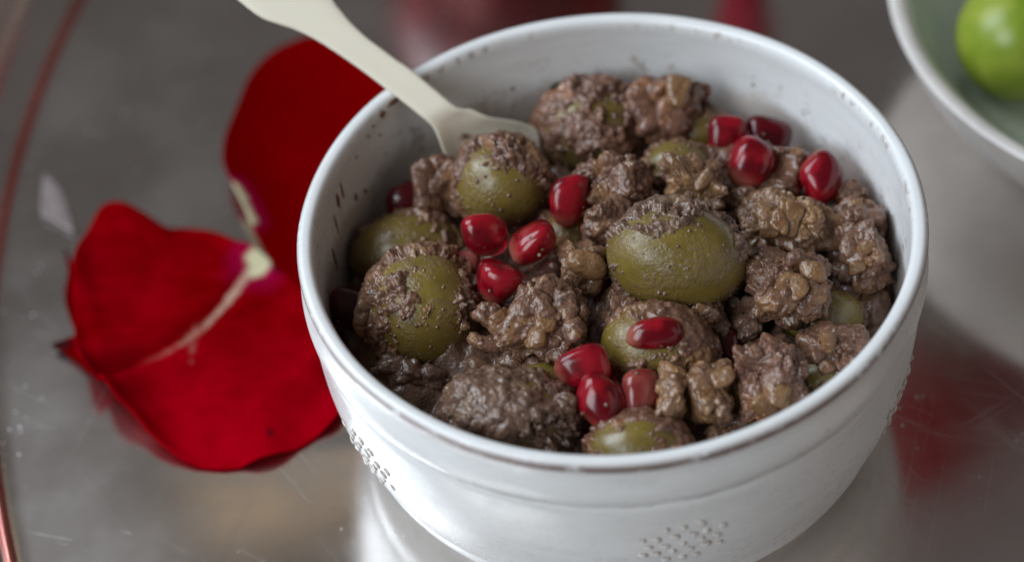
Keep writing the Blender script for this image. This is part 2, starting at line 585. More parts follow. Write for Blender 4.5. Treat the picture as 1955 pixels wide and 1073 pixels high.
CHUNKS = [
    ('C1', (-3.19, 3.04, 3.882), 0.493, 0.654, 0),
    ('C2', (1.624, 4.129, 4.372), 0.605, 0.605, 0),
    ('C3', (0.193, 1.976, 4.504), 0.690, 0.585, 0),
    ('C4', (-0.002, 0.913, 4.419), 0.433, 0.494, 0),
    ('C5', (1.866, 1.527, 4.435), 0.634, 0.582, 0),
    ('C7', (2.266, 2.767, 4.077), 0.479, 0.373, 0),
    ('C8', (3.547, 2.325, 3.785), 0.585, 0.638, 0),
    ('C9', (3.45, 0.642, 4.145), 0.953, 0.618, 0),
    ('C10', (3.298, -1.086, 4.204), 0.877, 0.802, 0),
    ('C11', (4.902, 0.736, 3.741), 0.649, 0.571, 0),
    ('C12', (4.862, -0.206, 3.724), 0.589, 0.640, 0),
    ('C13', (4.939, 1.381, 3.977), 0.324, 0.324, 0),
    ('C14', (-0.594, -0.24, 4.485), 0.546, 0.566, 0),
    ('C15', (-1.397, -1.459, 4.349), 0.745, 0.855, 0),
    ('C16', (-2.329, -1.082, 4.206), 0.401, 0.401, 0),
    ('C17', (-2.575, -1.569, 4.114), 0.498, 0.169, -12),
    ('C18', (-1.952, -2.092, 3.647), 0.647, 0.349, 0),
    ('C19', (2.516, -3.283, 4.017), 0.680, 0.835, 0),
    ('C20', (3.875, -2.653, 3.834), 0.699, 0.590, 20),
    ('C21', (0.746, -3.408, 4.2), 0.396, 0.570, 0),
    ('C22', (1.446, -3.398, 4.096), 0.436, 0.619, 0),
    ('C23', (0.181, -1.219, 4.344), 0.349, 0.319, 0),
    ('C24', (1.489, -1.523, 3.982), 0.550, 0.420, 0),
    ('C25', (-4.638, -0.43, 3.897), 0.397, 0.509, 0),
    ('C26', (-3.983, -1.646, 3.163), 0.859, 0.455, -25),
    ('C27', (1.682, -3.949, 3.469), 0.582, 0.339, 10),
    ('C28', (2.708, 1.437, 3.902), 0.471, 0.419, 0),
    ('C29', (-1.314, -3.582, 4.162), 0.376, 0.366, 0),
    ('C30', (2.42, -1.351, 3.666), 0.453, 0.453, 0),
    ('C31', (-1.575, 2.509, 3.426), 0.482, 0.322, 0),
    ('C32', (4.539, -0.072, 3.288), 0.465, 0.568, 0),
    ('C33', (2.152, 0.659, 3.663), 0.415, 0.467, 0),
]
PETAL_LOW = [(-11.00, 6.86), (-10.58, 6.88), (-10.09, 6.67), (-9.61, 6.38), (-9.25, 6.42), (-8.65, 6.19), (-7.99, 5.73), (-7.70, 5.55), (-7.29, 5.00), (-7.12, 4.57), (-6.75, 4.36), (-6.20, 3.72), (-5.78, 2.43), (-5.68, 1.37), (-5.84, 0.39), (-6.41, -0.13), (-7.07, -0.51), (-7.72, -0.67), (-8.37, -0.68), (-9.02, -0.46), (-9.69, 0.09), (-10.09, 0.64), (-10.49, 1.06), (-10.79, 1.51), (-10.95, 1.82), (-11.26, 2.12), (-11.40, 2.66), (-11.50, 3.44), (-11.58, 4.70), (-11.54, 5.66), (-11.28, 6.44)]
VEIN_LOW = [(-7.56, 5.20), (-7.82, 4.71), (-8.29, 3.91), (-8.74, 3.36), (-9.19, 2.94), (-9.64, 2.65), (-10.04, 2.46), (-10.48, 2.18), (-10.95, 1.81)]
FOLD_LOW = [(-5.68, 2.14), (-6.37, 1.72), (-7.05, 1.24), (-7.61, 0.67), (-8.05, 0.16), (-8.32, -0.36)]
PETAL_UP = [(-6.09, 11.90), (-5.52, 11.65), (-4.97, 11.19), (-4.37, 10.43), (-3.68, 9.21), (-3.78, 7.45), (-4.35, 5.51), (-5.35, 3.74), (-6.16, 3.55), (-6.78, 3.96), (-7.20, 4.66), (-7.50, 5.43), (-7.73, 6.21), (-7.97, 6.95), (-8.21, 7.64), (-8.28, 8.17), (-8.21, 8.83), (-7.97, 9.70), (-7.65, 10.75), (-7.14, 11.46), (-6.60, 11.79)]
CREAM_UP = [(-8.03, 7.06), (-7.85, 6.56), (-7.66, 5.95)]
PETAL_SMALL = [(-11.94, 6.11), (-11.78, 5.68), (-11.56, 5.24), (-10.94, 4.51), (-10.66, 3.22), (-10.69, 2.32), (-11.08, 2.20), (-11.43, 2.58), (-11.73, 2.90), (-12.05, 3.17), (-11.81, 3.24), (-11.48, 3.12), (-11.47, 3.34), (-11.69, 3.92), (-11.85, 4.61), (-11.83, 5.20), (-11.83, 5.52)]
PALE_PATCH = [(-12.57, 8.75), (-12.37, 8.54), (-12.12, 8.06), (-11.94, 7.43), (-11.76, 6.73), (-11.97, 6.83), (-12.31, 7.15), (-12.54, 7.32), (-12.61, 7.97)]
SPOON = [
    ((-5.201, 0.894), (-3.256, -0.926)),
    ((-4.291, 0.934), (-2.67, -0.601)),
    ((-3.482, 0.928), (-2.033, -0.317)),
    ((-2.934, 0.899), (-1.727, -0.246)),
    ((-2.584, 0.779), (-1.515, -0.207)),
    ((-2.278, 0.655), (-1.278, -0.187)),
    ((-1.83, 0.535), (-0.995, -0.179)),
    ((-1.34, 0.463), (-0.694, -0.2)),
    ((-0.701, 0.403), (-0.311, -0.222)),
    ((-0.107, 0.369), (0.06, -0.26)),
    ((0.496, 0.343), (0.678, -0.27)),
    ((1.032, 0.334), (1.252, -0.285)),
    ((1.21, 0.364), (1.508, -0.446)),
    ((1.429, 0.458), (1.891, -0.575)),
    ((1.727, 0.596), (2.381, -0.879)),
    ((2.181, 0.687), (2.854, -1.056)),
    ((2.729, 0.672), (3.292, -0.67)),
    ((3.194, 0.421), (3.454, -0.176)),
]
PLUM = (9.86, 7.35, 2.2)
POM = (-1.3, 16.6, 3.1)
BP = (4.8, 14.6)
ROSE = (12.4, 18.4, 0)
ROSE_H = 24.0
AIM = {'A8': 60, 'A9': -45, 'A10': 0, 'A12': 60}

# ------------------------------------------------------------------ tray
TX, TY, TR = 19.17, 5.33, 32.6
tray_pr = [(0.0, 0.0), (4, 0.0), (10, 0.0), (18, 0.0), (26, 0.0), (30, 0.0), (TR - 0.4, 0.0), (TR - 0.10, 0.0),
           (TR + 0.02, 0.02), (TR + 0.30, 0.10), (TR + 0.55, 0.20), (TR + 0.75, 0.32), (TR + 0.95, 0.55), (TR + 1.15, 0.95),
           (TR + 1.40, 1.5), (TR + 1.62, 1.95), (TR + 1.80, 2.12), (TR + 2.0, 2.15), (TR + 2.12, 2.05), (TR + 2.05, 1.9),
           (TR + 1.85, 1.75), (TR + 1.55, 1.2), (TR + 1.3, 0.6), (TR + 1.1, 0.2), (TR + 0.8, -0.1), (TR + 0.2, -0.2),
           (0.0, -0.2)]
V, F = lathe(tray_pr, 288)
tray = link('metal_tray', make_mesh('metal_tray', V, F, MT['tray']), (TX, TY, 0))
tag(tray, 'large round scratched tin metal tray carrying bowls and petals', 'tray')
th = np.linspace(0, 2 * np.pi, 14, endpoint=False)
bead = [(TR + 0.10 + 0.13 * math.cos(a), 0.09 + 0.11 * math.sin(a)) for a in th] + [(TR + 0.23, 0.09)]
V, F = lathe(bead, 288)
tag(link('rim_bead', make_mesh('rim_bead', V, F, MT['copper']), (0, 0, 0), tray), 'reddish copper line around the tray floor')

# ------------------------------------------------------------------ white bowl
outer = [(4.45, 0.30), (4.50, 0.05), (4.62, 0.0), (4.82, 0.02), (4.92, 0.25), (5.15, 0.48), (5.36, 0.78), (5.44, 1.08),
         (5.455, 1.20), (5.53, 1.32), (5.74, 2.0), (5.87, 2.7), (5.925, 3.4), (5.935, 3.9), (5.915, 4.08), (5.865, 4.16),
         (5.93, 4.25), (6.02, 4.42), (6.035, 4.65), (5.975, 4.95), (5.945, 5.15), (5.965, 5.30), (6.0, 5.39), (5.985, 5.46),
         (5.92, 5.51), (5.85, 5.52), (5.76, 5.495), (5.70, 5.42), (5.675, 5.28), (5.675, 5.0), (5.65, 4.2), (5.55, 3.0),
         (5.30, 1.7), (4.8, 0.95), (3.6, 0.6), (1.5, 0.5)]
pr = [(0.0, 0.30)] + [tuple(x) for x in smooth_profile(outer, 5)] + [(0.0, 0.5)]


def bowl_wobble(T, Z):
    return 0.0011 * np.sin(3 * T + 0.6) + 0.0009 * np.sin(5 * T + 2 + Z * 0.3) + 0.0006 * np.sin(11 * T + Z)


V, F = lathe(pr, 320, bowl_wobble)
bowl = link('white_bowl', make_mesh('white_bowl', V, F, MT['bowl']))
tag(bowl, 'white glazed stoneware bowl with worn brown rim, full of olives in walnut paste', 'bowl')


def wall_r(z, table):
    t = sorted(table, key=lambda q: q[1])
    return float(np.interp(z, [q[1] for q in t], [q[0] for q in t]))


out_wall = [q for q in outer[4:22]]
in_wall = [q for q in outer[26:34]]
dome = [(0.132, -0.03), (0.112, 0.005), (0.088, 0.026), (0.056, 0.041), (0.0, 0.047)]
DV, DF = lathe(dome, 14)
dot_me = make_mesh('embossed_dot', DV, DF, MT['dot'])
rng = np.random.default_rng(5)


def on_outer(theta, z, me, name, parent, scale=1.0):
    r = wall_r(z, out_wall)
    dr = (wall_r(z + 0.1, out_wall) - wall_r(z - 0.1, out_wall)) / 0.2
    n = Vector((math.cos(theta), math.sin(theta), -dr)).normalized()
    o = link(name, me, (r * math.cos(theta), r * math.sin(theta), z), parent)
    o.rotation_euler = n.to_track_quat('Z', 'Y').to_euler()
    o.scale = (scale, scale, 1)
    return o


for ang, mz in ((-150.5, 2.66), (-84.5, 2.90), (-27.5, 2.48), (30.0, 2.7), (91.0, 2.7), (152.0, 2.7)):
    for row in range(-2, 3):
        for colm in range(-3, 4):
            u = (colm + 0.5 * (row % 2)) * 0.30
            w = row * 0.25
            if (u / 0.88) ** 2 + (w / 0.62) ** 2 > 1.0:
                continue
            u += rng.normal(0, 0.028)
            w += rng.normal(0, 0.028)
            on_outer(math.radians(ang) + u / 5.87, mz + w, dot_me, 'embossed_dot', bowl, rng.uniform(0.68, 0.98))


def smear_mesh(seed, a, b, h):
    d, f = ico(4)
    n = 1 + 0.45 * fbm(d * 1.6 + seed * 7.1, 2, seed)
    return make_mesh('paste_smear', d * np.array([a, b, h]) * n[:, None], f, MT['smear'])


# dried streaks and splashes of paste on the inside wall, drawn as small lumps
for k, (ang, z, a, b) in enumerate(((134.0, 5.36, 0.19, 0.05), (137.8, 5.30, 0.08, 0.07), (141.0, 5.22, 0.03, 0.03), (143.0, 5.10, 0.025, 0.03),
                                    (148.0, 4.95, 0.028, 0.03), (155.5, 4.72, 0.035, 0.12),
                                    (158.0, 4.66, 0.055, 0.10), (161.0, 4.27, 0.035, 0.14), (166.0, 3.80, 0.05, 0.15),
                                    (151.0, 4.1, 0.05, 0.07), (147.5, 3.95, 0.04, 0.05), (105.5, 4.12, 0.05, 0.035), (52.5, 4.35, 0.03, 0.03),
                                    (139.5, 4.85, 0.02, 0.025))):
    t = math.radians(ang)
    r = wall_r(z, in_wall)
    o = link('paste_smear', smear_mesh(k + 3, a * 1.1, b * (1.9 if b > 0.09 else 1.2), 0.020), (r * math.cos(t), r * math.sin(t), z), bowl)
    nrm = Vector((-math.cos(t), -math.sin(t), 0.05)).normalized()
    zz = Vector((0, 0, 1))
    xx = zz.cross(nrm).normalized()
    yy = nrm.cross(xx)
    o.rotation_euler = Matrix((xx, yy, nrm)).transposed().to_euler()

# ------------------------------------------------------------------ food in the bowl
LEAN = Matrix.Rotation(math.radians(42.9), 3, 'X')


def orient(ang):
    return np.array(LEAN @ Matrix.Rotation(math.radians(ang - 6), 3, 'Z'))


def rounded_block(d, rs, p=7.0, n=11, lo=0.78, hi=1.08):
    """star-shaped rounded polyhedron from random cutting planes"""
    nn = rs.normal(size=(n, 3))
    nn /= np.linalg.norm(nn, axis=1)[:, None]
    nn = np.vstack([nn, np.eye(3), -np.eye(3)])
    off = rs.uniform(lo, hi, len(nn))
    s = np.maximum(d @ nn.T, 0) / off
    return (s ** p).sum(1) ** (-1 / p)


def ball(d, r=0.62):
    """round grain profile, 1 at the feature point and 0 at distance r"""
    return np.sqrt(np.maximum(0.0, 1 - (d / r) ** 2))


def chunk_mesh(name, rad, seed, mat, level=6, rough=1.0, rot=None):
    d, f = ico(level)
    rs = np.random.default_rng(seed)
    r = rounded_block(d, rs)
    P = d * r[:, None] * np.array(rad)
    s = seed * 3.71
    size = min(rad)
    k = min(1.0, size / 0.55)
    Q = P + s
    warp = np.stack([vnoise(Q * 1.9, seed + 1), vnoise(Q * 1.9 + 31, seed + 2), vnoise(Q * 1.9 + 57, seed + 3)], 1)
    P = P + warp * 0.20 * k
    Q = P + s
    W3 = np.stack([fbm(Q * 3.1 + 7, 2, seed + 12), fbm(Q * 3.1 + 41, 2, seed + 13), fbm(Q * 3.1 + 83, 2, seed + 14)], 1)
    lump, lr = worley(Q * 2.2 + 0.30 * W3, seed + 4)
    grain, gr = worley(Q * 5.5 + 0.35 * W3, seed + 5)
    g2, r2 = worley(Q * 10.0 + 0.4 * W3, seed + 8)
    big = fbm(Q * 1.5, 2, seed + 6)
    crum = 0.25 + 0.75 * sstep(-0.35, 0.25, fbm(Q * 1.5 + 5, 2, seed + 15))        # smeared places and crumbly places
    h = (0.20 * big + 0.17 * (ball(lump) - 0.5) * (0.4 + lr) + 0.10 * ball(grain) * gr * crum
         + 0.052 * ball(g2) * r2 * crum + 0.015 * fbm(Q * 14, 2, seed + 7)) * k * rough
    P = P + d * h[:, None]
    if rot is not None:
        P = P @ rot.T
    return make_mesh(name, P, f, mat)


def coat_mesh(rad, seed, windows, thick, mat, level=6, rot=None):
    """lumpy layer of paste over an ellipsoid, open where the windows are; windows = [(direction, cosine)] in world axes"""
    d, f = ico(level)
    s = seed * 5.13
    rad = np.array(rad)
    P = d * rad
    if rot is not None:
        P = P @ rot.T
    nrm = (d / rad)
    if rot is not None:
        nrm = nrm @ rot.T
    nrm /= np.linalg.norm(nrm, axis=1)[:, None]
    ex = np.full(len(d), -9.0)
    for (w, c) in windows:
        w = np.array(w, float)
        w /= np.linalg.norm(w)
        ex = np.maximum(ex, nrm @ w - c)
    Q = P + s
    cov = -ex * 1.5 + 0.03 + 0.80 * fbm(Q * 1.7, 3, seed) + 0.28 * fbm(Q * 5, 2, seed + 9)
    W3 = np.stack([fbm(Q * 2.7 + 7, 2, seed + 12), fbm(Q * 2.7 + 41, 2, seed + 13), fbm(Q * 2.7 + 83, 2, seed + 14)], 1)
    lump, lr = worley(Q * 2.1 + 0.30 * W3, seed + 1)
    grain, gr = worley(Q * 5.5 + 0.35 * W3, seed + 2)
    g2, r2 = worley(Q * 10.0 + 0.4 * W3, seed + 3)
    cov = cov + 0.40 * (gr - 0.5) + 0.40 * (r2 - 0.5)
    m = sstep(-0.05, 0.45, cov)
    h = m * (thick * (0.38 + 0.95 * fbm(Q * 1.5, 3, seed + 16) + 0.45 * ball(lump) * lr) + 0.062 * ball(grain) * gr + 0.034 * ball(g2) * r2)
    # stray crumbs sticking to the bare skin
    cr, cg = worley(Q * 6.5 + 9, seed + 6)
    crumb = (cg > 0.66) * np.sqrt(np.clip(0.26 ** 2 - cr ** 2, 0, 1)) * 0.16 * (cov > -1.1)
    h = np.where(m > 0.01, np.maximum(h, crumb), crumb)
    h = np.where(h < 0.006, -0.035, h)
    return make_mesh('paste_coating', P + nrm * h[:, None], f, mat)


def olive(key, loc, a, b, ang, depth, windows, thick, label, mat='paste', level=6):
    seed = int(key[1:]) * 13 + 5
    rot = orient(ang)
    rad = (a, b, depth)
    d, f = ico(5)
    P = d * np.array(rad)
    P = P * (1 + 0.025 * fbm(d * 1.4 + seed, 2, seed))[:, None]
    P = P @ rot.T
    o = link('green_olive', make_mesh('green_olive', P, f, MT['olive']), loc)
    tag(o, label, 'olive', 'green olives in the white bowl')
    if thick > 0:
        link('paste_coating', coat_mesh(rad, seed, windows, thick, MT[mat], level, rot), (0, 0, 0), o)
    return o


# directions: x to the right, y away from the viewer, z up
OL = {
    # key: (depth, windows, thickness, material, level, label)
    'O1': (0.92, [((0.0, -0.95, 0.20), 0.48), ((-0.25, -0.2, 0.95), 0.90)], 0.17, 'paste', 7,
           'shiny green olive with paste on its crown, nearest to the cream spoon'),
    'O2': (0.95, [((-0.1, -1.0, -0.1), 0.90), ((0.35, -0.45, 0.8), 0.985)], 0.20, 'paste_red', 7,
           'round paste-covered olive highest against the back wall of the bowl'),
    'O3': (1.05, [((-0.10, -0.95, 0.16), 0.34), ((-0.75, -0.5, 0.4), 0.72), ((0.35, 0.0, 1.0), 0.965)], 0.15, 'grey_paste', 7,
           'largest green olive, shiny and dusted with paste on top, at the centre'),
    'O4': (0.80, [((-0.3, -0.5, 0.8), 0.45)], 0.12, 'paste', 6,
           'smooth green olive lying deep by the left wall of the bowl'),
    'O5': (1.05, [((0.15, -0.95, 0.15), 0.60), ((0.30, -0.25, 0.95), 0.80), ((-0.3, -0.2, 0.9), 0.95)], 0.20, 'paste', 7,
           'olive thick with peppery paste and two bare patches, left of the red arils'),
    'O6': (0.85, [((-0.8, -0.3, 0.45), 0.72), ((-0.2, -0.9, 0.1), 0.90)], 0.13, 'paste', 6,
           'olive under the lone tapered aril below the largest olive'),
    'O7': (0.65, [((-0.1, -0.6, 0.7), 0.05)], 0.08, 'paste', 6,
           'dark shaded bare olive deep by the right wall'),
    'O8': (0.80, [((-0.45, -0.3, 0.85), 0.70)], 0.13, 'paste_red', 6,
           'olive with a bare golden shoulder touching the front rim'),
    'O9': (0.55, [((0.0, 0.0, 1.0), 0.55)], 0.11, 'paste', 6,
           'small glossy grey-green olive tip showing between walnut lumps behind the centre'),
    'O10': (0.60, [((0.25, -0.7, 0.5), 0.55)], 0.11, 'paste', 6,
            'blurred green olive beside the pair of arils at the back'),
    'O11': (0.55, [((-0.5, -0.7, 0.2), 0.40)], 0.10, 'paste', 6,
            'olive mostly hidden under the tall blocky lump at front right'),
    'O12': (0.95, [((0.35, -0.75, -0.1), 0.86)], 0.20, 'grey_paste', 7,
            'wide olive buried in grey-brown paste at front left'),
    'O13': (0.45, [((0.2, -0.3, 0.9), 0.70)], 0.09, 'paste', 6,
            'small olive bit just left of the bright aril at the front'),
    'O14': (0.55, [((0.1, -0.3, 0.9), 0.55)], 0.09, 'paste', 6,
            'dark olive deep in the gap between the red arils and the centre'),
    'O15': (0.60, [((-0.2, -0.4, 0.8), 0.80)], 0.10, 'paste', 6,
            'olive under the lump leaning on the front right rim'),
}
for key, loc, a, b, ang in OLIVES:
    dep, win, thick, mat, lev, label = OL[key]
    olive(key, loc, a, b, ang, dep, win, thick, label, mat, lev)

CH = {
    # key: (depth, material, level, label, category)
    'C1': (0.50, 'paste', 6, 'lump of walnut paste stuck to the left of the olive by the spoon'),
    'C2': (0.55, 'paste_red', 6, 'reddish lump of paste, farthest back in the bowl'),
    'C3': (0.60, 'paste', 7, 'wet block of walnut paste just behind the largest olive'),
    'C4': (0.45, 'paste', 6, 'small ragged lump between the single aril and the largest olive'),
    'C5': (0.55, 'walnut', 7, 'torn orange-brown walnut piece behind the largest olive'),
    'C7': (0.38, 'paste', 6, 'dark crumb of paste left of the standing aril at the back'),
    'C8': (0.60, 'paste', 6, 'slope of paste between the two aril groups at the right'),
    'C9': (0.65, 'walnut', 7, 'wide knobbly walnut lump right of the largest olive'),
    'C10': (0.80, 'paste', 7, 'big wet lump of walnut paste at the right, largest of the lumps'),
    'C11': (0.55, 'paste', 6, 'upper paste lump leaning on the right wall of the bowl'),
    'C12': (0.55, 'paste', 6, 'lower paste lump leaning on the right wall of the bowl'),
    'C13': (0.32, 'paste', 6, 'small paste knob below the rightmost aril'),
    'C14': (0.50, 'walnut', 6, 'tan walnut piece left of the largest olive'),
    'C15': (0.70, 'paste', 7, 'tall wet lump of paste at the middle of the bowl'),
    'C16': (0.38, 'paste', 6, 'small paste crumb right below the red aril cluster'),
    'C17': (0.17, 'paste', 6, 'thin flake of paste sticking out beside the peppery olive'),
    'C18': (0.35, 'bed', 6, 'dark paste lump behind the wide buried olive'),
    'C19': (0.65, 'paste_red', 7, 'tall blocky walnut lump standing at front right'),
    'C20': (0.50, 'paste', 6, 'ragged lump leaning on the front right rim'),
    'C21': (0.42, 'walnut', 6, 'pale walnut piece touching the pinkish aril'),
    'C22': (0.45, 'walnut', 6, 'amber walnut piece left of the tall blocky lump'),
    'C23': (0.32, 'paste', 6, 'small paste crumb under the left end of the largest olive'),
    'C24': (0.45, 'bed', 6, 'shaded paste lump under the largest olive'),
    'C25': (0.40, 'walnut', 6, 'shiny reddish-brown walnut knob at the far left'),
    'C26': (0.50, 'bed', 6, 'dark paste lump in the shade of the front left wall'),
    'C27': (0.40, 'bed', 6, 'paste lump tucked under the front rim at right'),
    'C28': (0.42, 'paste', 6, 'paste lump below the standing aril at the back'),
    'C29': (0.36, 'grey_paste', 6, 'grey crumbly knob at the right end of the wide buried olive'),
    'C30': (0.45, 'bed', 6, 'dark lump between the big wet lump and the largest olive'),
    'C31': (0.35, 'bed', 6, 'dark lump under the olive by the spoon'),
    'C32': (0.50, 'bed', 6, 'dark lump deep against the right wall'),
    'C33': (0.45, 'bed', 6, 'dark lump just right of the largest olive'),
}
BITS = {'C1': 1, 'C2': 2, 'C3': 2, 'C5': 2, 'C8': 1, 'C9': 3, 'C10': 2, 'C11': 2, 'C12': 2, 'C14': 2, 'C15': 2, 'C16': 1, 'C19': 2, 'C20': 2,
        'C21': 2, 'C22': 2, 'C24': 1, 'C25': 1, 'C28': 1}
for key, loc, a, b, ang in CHUNKS:
    dep, mat, lev, label = CH[key]
    seed = int(key[1:]) * 7 + 2
    nm = 'walnut_piece' if mat == 'walnut' else 'paste_lump'
    o = link(nm, chunk_mesh(nm, (a * 1.04, b * 1.04, dep * 1.05), seed, MT[mat], lev, 1.0, orient(ang)), loc)
    rs = np.random.default_rng(seed + 500)
    for q in range(BITS.get(key, 0)):
        t = rs.uniform(0, 2 * np.pi)
        w = rs.uniform(0.05, 0.75)
        dirn = np.array([math.cos(t) * w, math.sin(t) * w, math.sqrt(1 - w * w)])       # on the side that faces up and forward
        p = (dirn * np.array([a, b, dep]) * 0.86) @ orient(ang).T
        size = rs.uniform(0.20, 0.34) * min(1.0, min(a, b) / 0.5)
        bit = chunk_mesh('walnut_bit', (size * rs.uniform(0.8, 1.2), size * rs.uniform(0.7, 1.0), size * 0.7), seed + 31 * q + 900, MT['amber'], 5, 0.45, orient(rs.uniform(0, 180)))
        link('walnut_bit', bit, tuple(p), o)
    tag(o, label, 'walnut' if mat == 'walnut' else 'paste', 'walnut pieces in the bowl' if mat == 'walnut' else 'paste lumps in the bowl')

# the paste underneath, filling the bowl up to the gaps between the pieces
n_r, n_t = 70, 260
rr = np.linspace(0, 1, n_r)
tt = np.linspace(0, 2 * np.pi, n_t, endpoint=False)
Rm, Tm = np.meshgrid(rr, tt, indexing='ij')
X, Y = Rm * 5.53 * np.cos(Tm), Rm * 5.53 * np.sin(Tm)
Q = np.stack([X, Y, 0 * X], -1).reshape(-1, 3)
l1, _ = worley(Q * 0.95, 3)
l2, g2 = worley(Q * 3.2, 5)
l3, _ = worley(Q * 8.0, 6)
Z = 3.0 + 0.75 * (1 - Rm.ravel() ** 2) + 0.9 * (0.55 - l1) + 0.30 * (0.5 - l2) + 0.10 * (0.5 - l3) + 0.1 * fbm(Q * 4, 3, 8)
Z = np.where(Rm.ravel() > 0.985, Z - 0.25, Z)
V = np.c_[Q[:, :2], Z]
low = np.c_[4.6 * np.cos(tt), 4.6 * np.sin(tt), np.full(n_t, 1.2)]
V = np.vstack([V, low])
j = np.arange(n_t)
k = (j + 1) % n_t
F = np.vstack([np.stack([i * n_t + j, (i + 1) * n_t + j, (i + 1) * n_t + k, i * n_t + k], -1) for i in range(n_r)])
bed = link('walnut_paste', make_mesh('walnut_paste', V, F.astype(np.int32), MT['bed']))
tag(bed, 'dark brown walnut paste filling the white bowl beneath the olives', 'paste')


def aril_mesh(a, b, c, seed, mat, rot):
    d, f = ico(5)
    rs = np.random.default_rng(seed + 40)
    r = rounded_block(d, rs, 3.5, 5, 0.88, 1.08)
    P = d * r[:, None]
    t = np.clip((P[:, 0] + 1) / 2, 0, 1)                 # thin tip at -x, blunt head at +x
    w = 0.62 + 0.42 * np.sqrt(np.clip(t, 0, 1))
    P[:, 1] *= w
    P[:, 2] *= w
    P = P * np.array([a * 1.10, b * 1.25, c * 1.25])
    # the mesh stays in its own axes so that the pale tip can be found by the material
    return make_mesh('pomegranate_aril', P, f, mat)


AR = {
    'A1': ('aril', 'plump dark red aril, topmost of the cluster in front of the spoon olive'),
    'A2': ('aril', 'dark red aril at the right of the cluster, dotted with paste crumbs'),
    'A3': ('aril', 'upright red aril standing alone between spoon olive and wet paste block'),
    'A4': ('aril', 'crimson aril, lowest of the cluster left of centre'),
    'A5': ('aril_pale', 'dull pinkish small aril tucked at the left of the cluster'),
    'A6': ('aril', 'speckled red aril, leftmost of the three at the back right'),
    'A7': ('aril_dark_shaded', 'dark purple-red aril, rearmost of the three at the back right'),
    'A8': ('aril', 'tall glossy aril standing in front of the other two at back right'),
    'A9': ('aril', 'bright red aril with a big highlight, rightmost in the bowl'),
    'A10': ('aril', 'tapered aril with pale tip lying on an olive below the largest olive'),
    'A11': ('aril', 'bright translucent red aril, leftmost of the front three'),
    'A12': ('aril', 'rounded red aril, lowest of the front three'),
    'A13': ('aril_pale', 'pinkish upright aril beside the pale walnut piece'),
    'A14': ('aril_dark_shaded', 'dark aril in shade against the left wall'),
    'A15': ('aril_dark_shaded', 'nearly black aril in the shadow below the spoon'),
    'A16': ('aril_dark_shaded', 'shaded aril peeking out left of the tall blocky lump'),
}
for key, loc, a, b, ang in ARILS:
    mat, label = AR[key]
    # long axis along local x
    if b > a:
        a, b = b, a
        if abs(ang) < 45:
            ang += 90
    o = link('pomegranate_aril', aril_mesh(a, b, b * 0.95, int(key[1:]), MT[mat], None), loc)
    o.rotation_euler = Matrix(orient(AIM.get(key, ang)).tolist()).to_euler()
    rs = np.random.default_rng(int(key[1:]) + 70)
    for q in range(int(rs.integers(2, 6))):
        u = rs.normal(size=3)
        u[2] = abs(u[2]) + 0.3                           # crumbs cling to the side facing up and forward
        u /= np.linalg.norm(u)
        p = u * np.array([a * 0.98, b * 1.0, b * 0.98])
        sz = rs.uniform(0.022, 0.05)
        link('paste_crumb', chunk_mesh('paste_crumb', (sz, sz, sz * 0.7), 1200 + int(key[1:]) * 9 + q, MT['paste'], 4, 1.0), tuple(p), o)
    tag(o, label, 'aril', 'pomegranate arils in the bowl')

# ------------------------------------------------------------------ spoon
S0 = np.array([-3.761, 4.369, 5.72])
SD = np.array([0.68335, -0.44388, -0.57966])
SW = np.array([-0.72051, -0.53821, -0.43725])
SN = np.array([0.11789, -0.71645, 0.68760])
edge = np.array(SPOON, float)
ns = 70
st = np.linspace(0, len(edge) - 1, ns)
pL = smooth_profile(edge[:, 0], 8)
pR = smooth_profile(edge[:, 1], 8)
ns = len(pL)
m_ = 16
VV, FF = [], []
ang_ = np.linspace(0, 2 * np.pi, 2 * m_, endpoint=False)
for i in range(ns):
    L, R = pL[i], pR[i]
    mid, half = (L + R) / 2, (R - L) / 2
    wid = np.linalg.norm(half)
    along = mid[0]
    dish = float(sstep(1.0, 2.2, np.array(along))) * 0.45
    lift = 0.020 * max(0.0, -along - 1.0) ** 2 * 0.25
    tk = 0.115
    for t in ang_:
        c, s = math.cos(t), math.sin(t)
        u = math.copysign(abs(c) ** 0.5, c)
        hh = math.copysign(abs(s) ** 0.6, s) * tk
        q = mid + half * u
        h = hh - dish * (1 - u * u) + lift - 0.27 * max(0.0, along - 0.9) ** 1.6 + 0.03 * (u * u - 0.5)
        VV.append(S0 + SD * q[0] + SW * q[1] + SN * h)
n2 = 2 * m_
for i in range(ns - 1):
    for j2 in range(n2):
        k2 = (j2 + 1) % n2
        FF.append((i * n2 + j2, i * n2 + k2, (i + 1) * n2 + k2, (i + 1) * n2 + j2))
FF.append(tuple(range(n2 - 1, -1, -1)))
FF.append(tuple(range((ns - 1) * n2, ns * n2)))
spoon = link('cream_spoon', make_mesh('cream_spoon', VV, FF, MT['spoon']))
for k, (al, ac, sz) in enumerate(((1.75, 0.05, 0.10), (2.05, -0.25, 0.14), (1.95, 0.30, 0.12), (2.35, 0.0, 0.2), (1.5, -0.2, 0.05))):
    p = S0 + SD * al + SW * ac + SN * (0.06 - 0.27 * max(0.0, al - 0.9) ** 1.6 - float(sstep(1.0, 2.2, np.array(al))) * 0.40)
    link('paste_smear', chunk_mesh('paste_smear', (sz, sz * 0.8, sz * 0.5), 700 + k, MT['paste'], 5, 0.8, orient(40 * k)), tuple(p), spoon)
tag(spoon, 'cream plastic spoon leaning over the back left rim into the food', 'spoon')

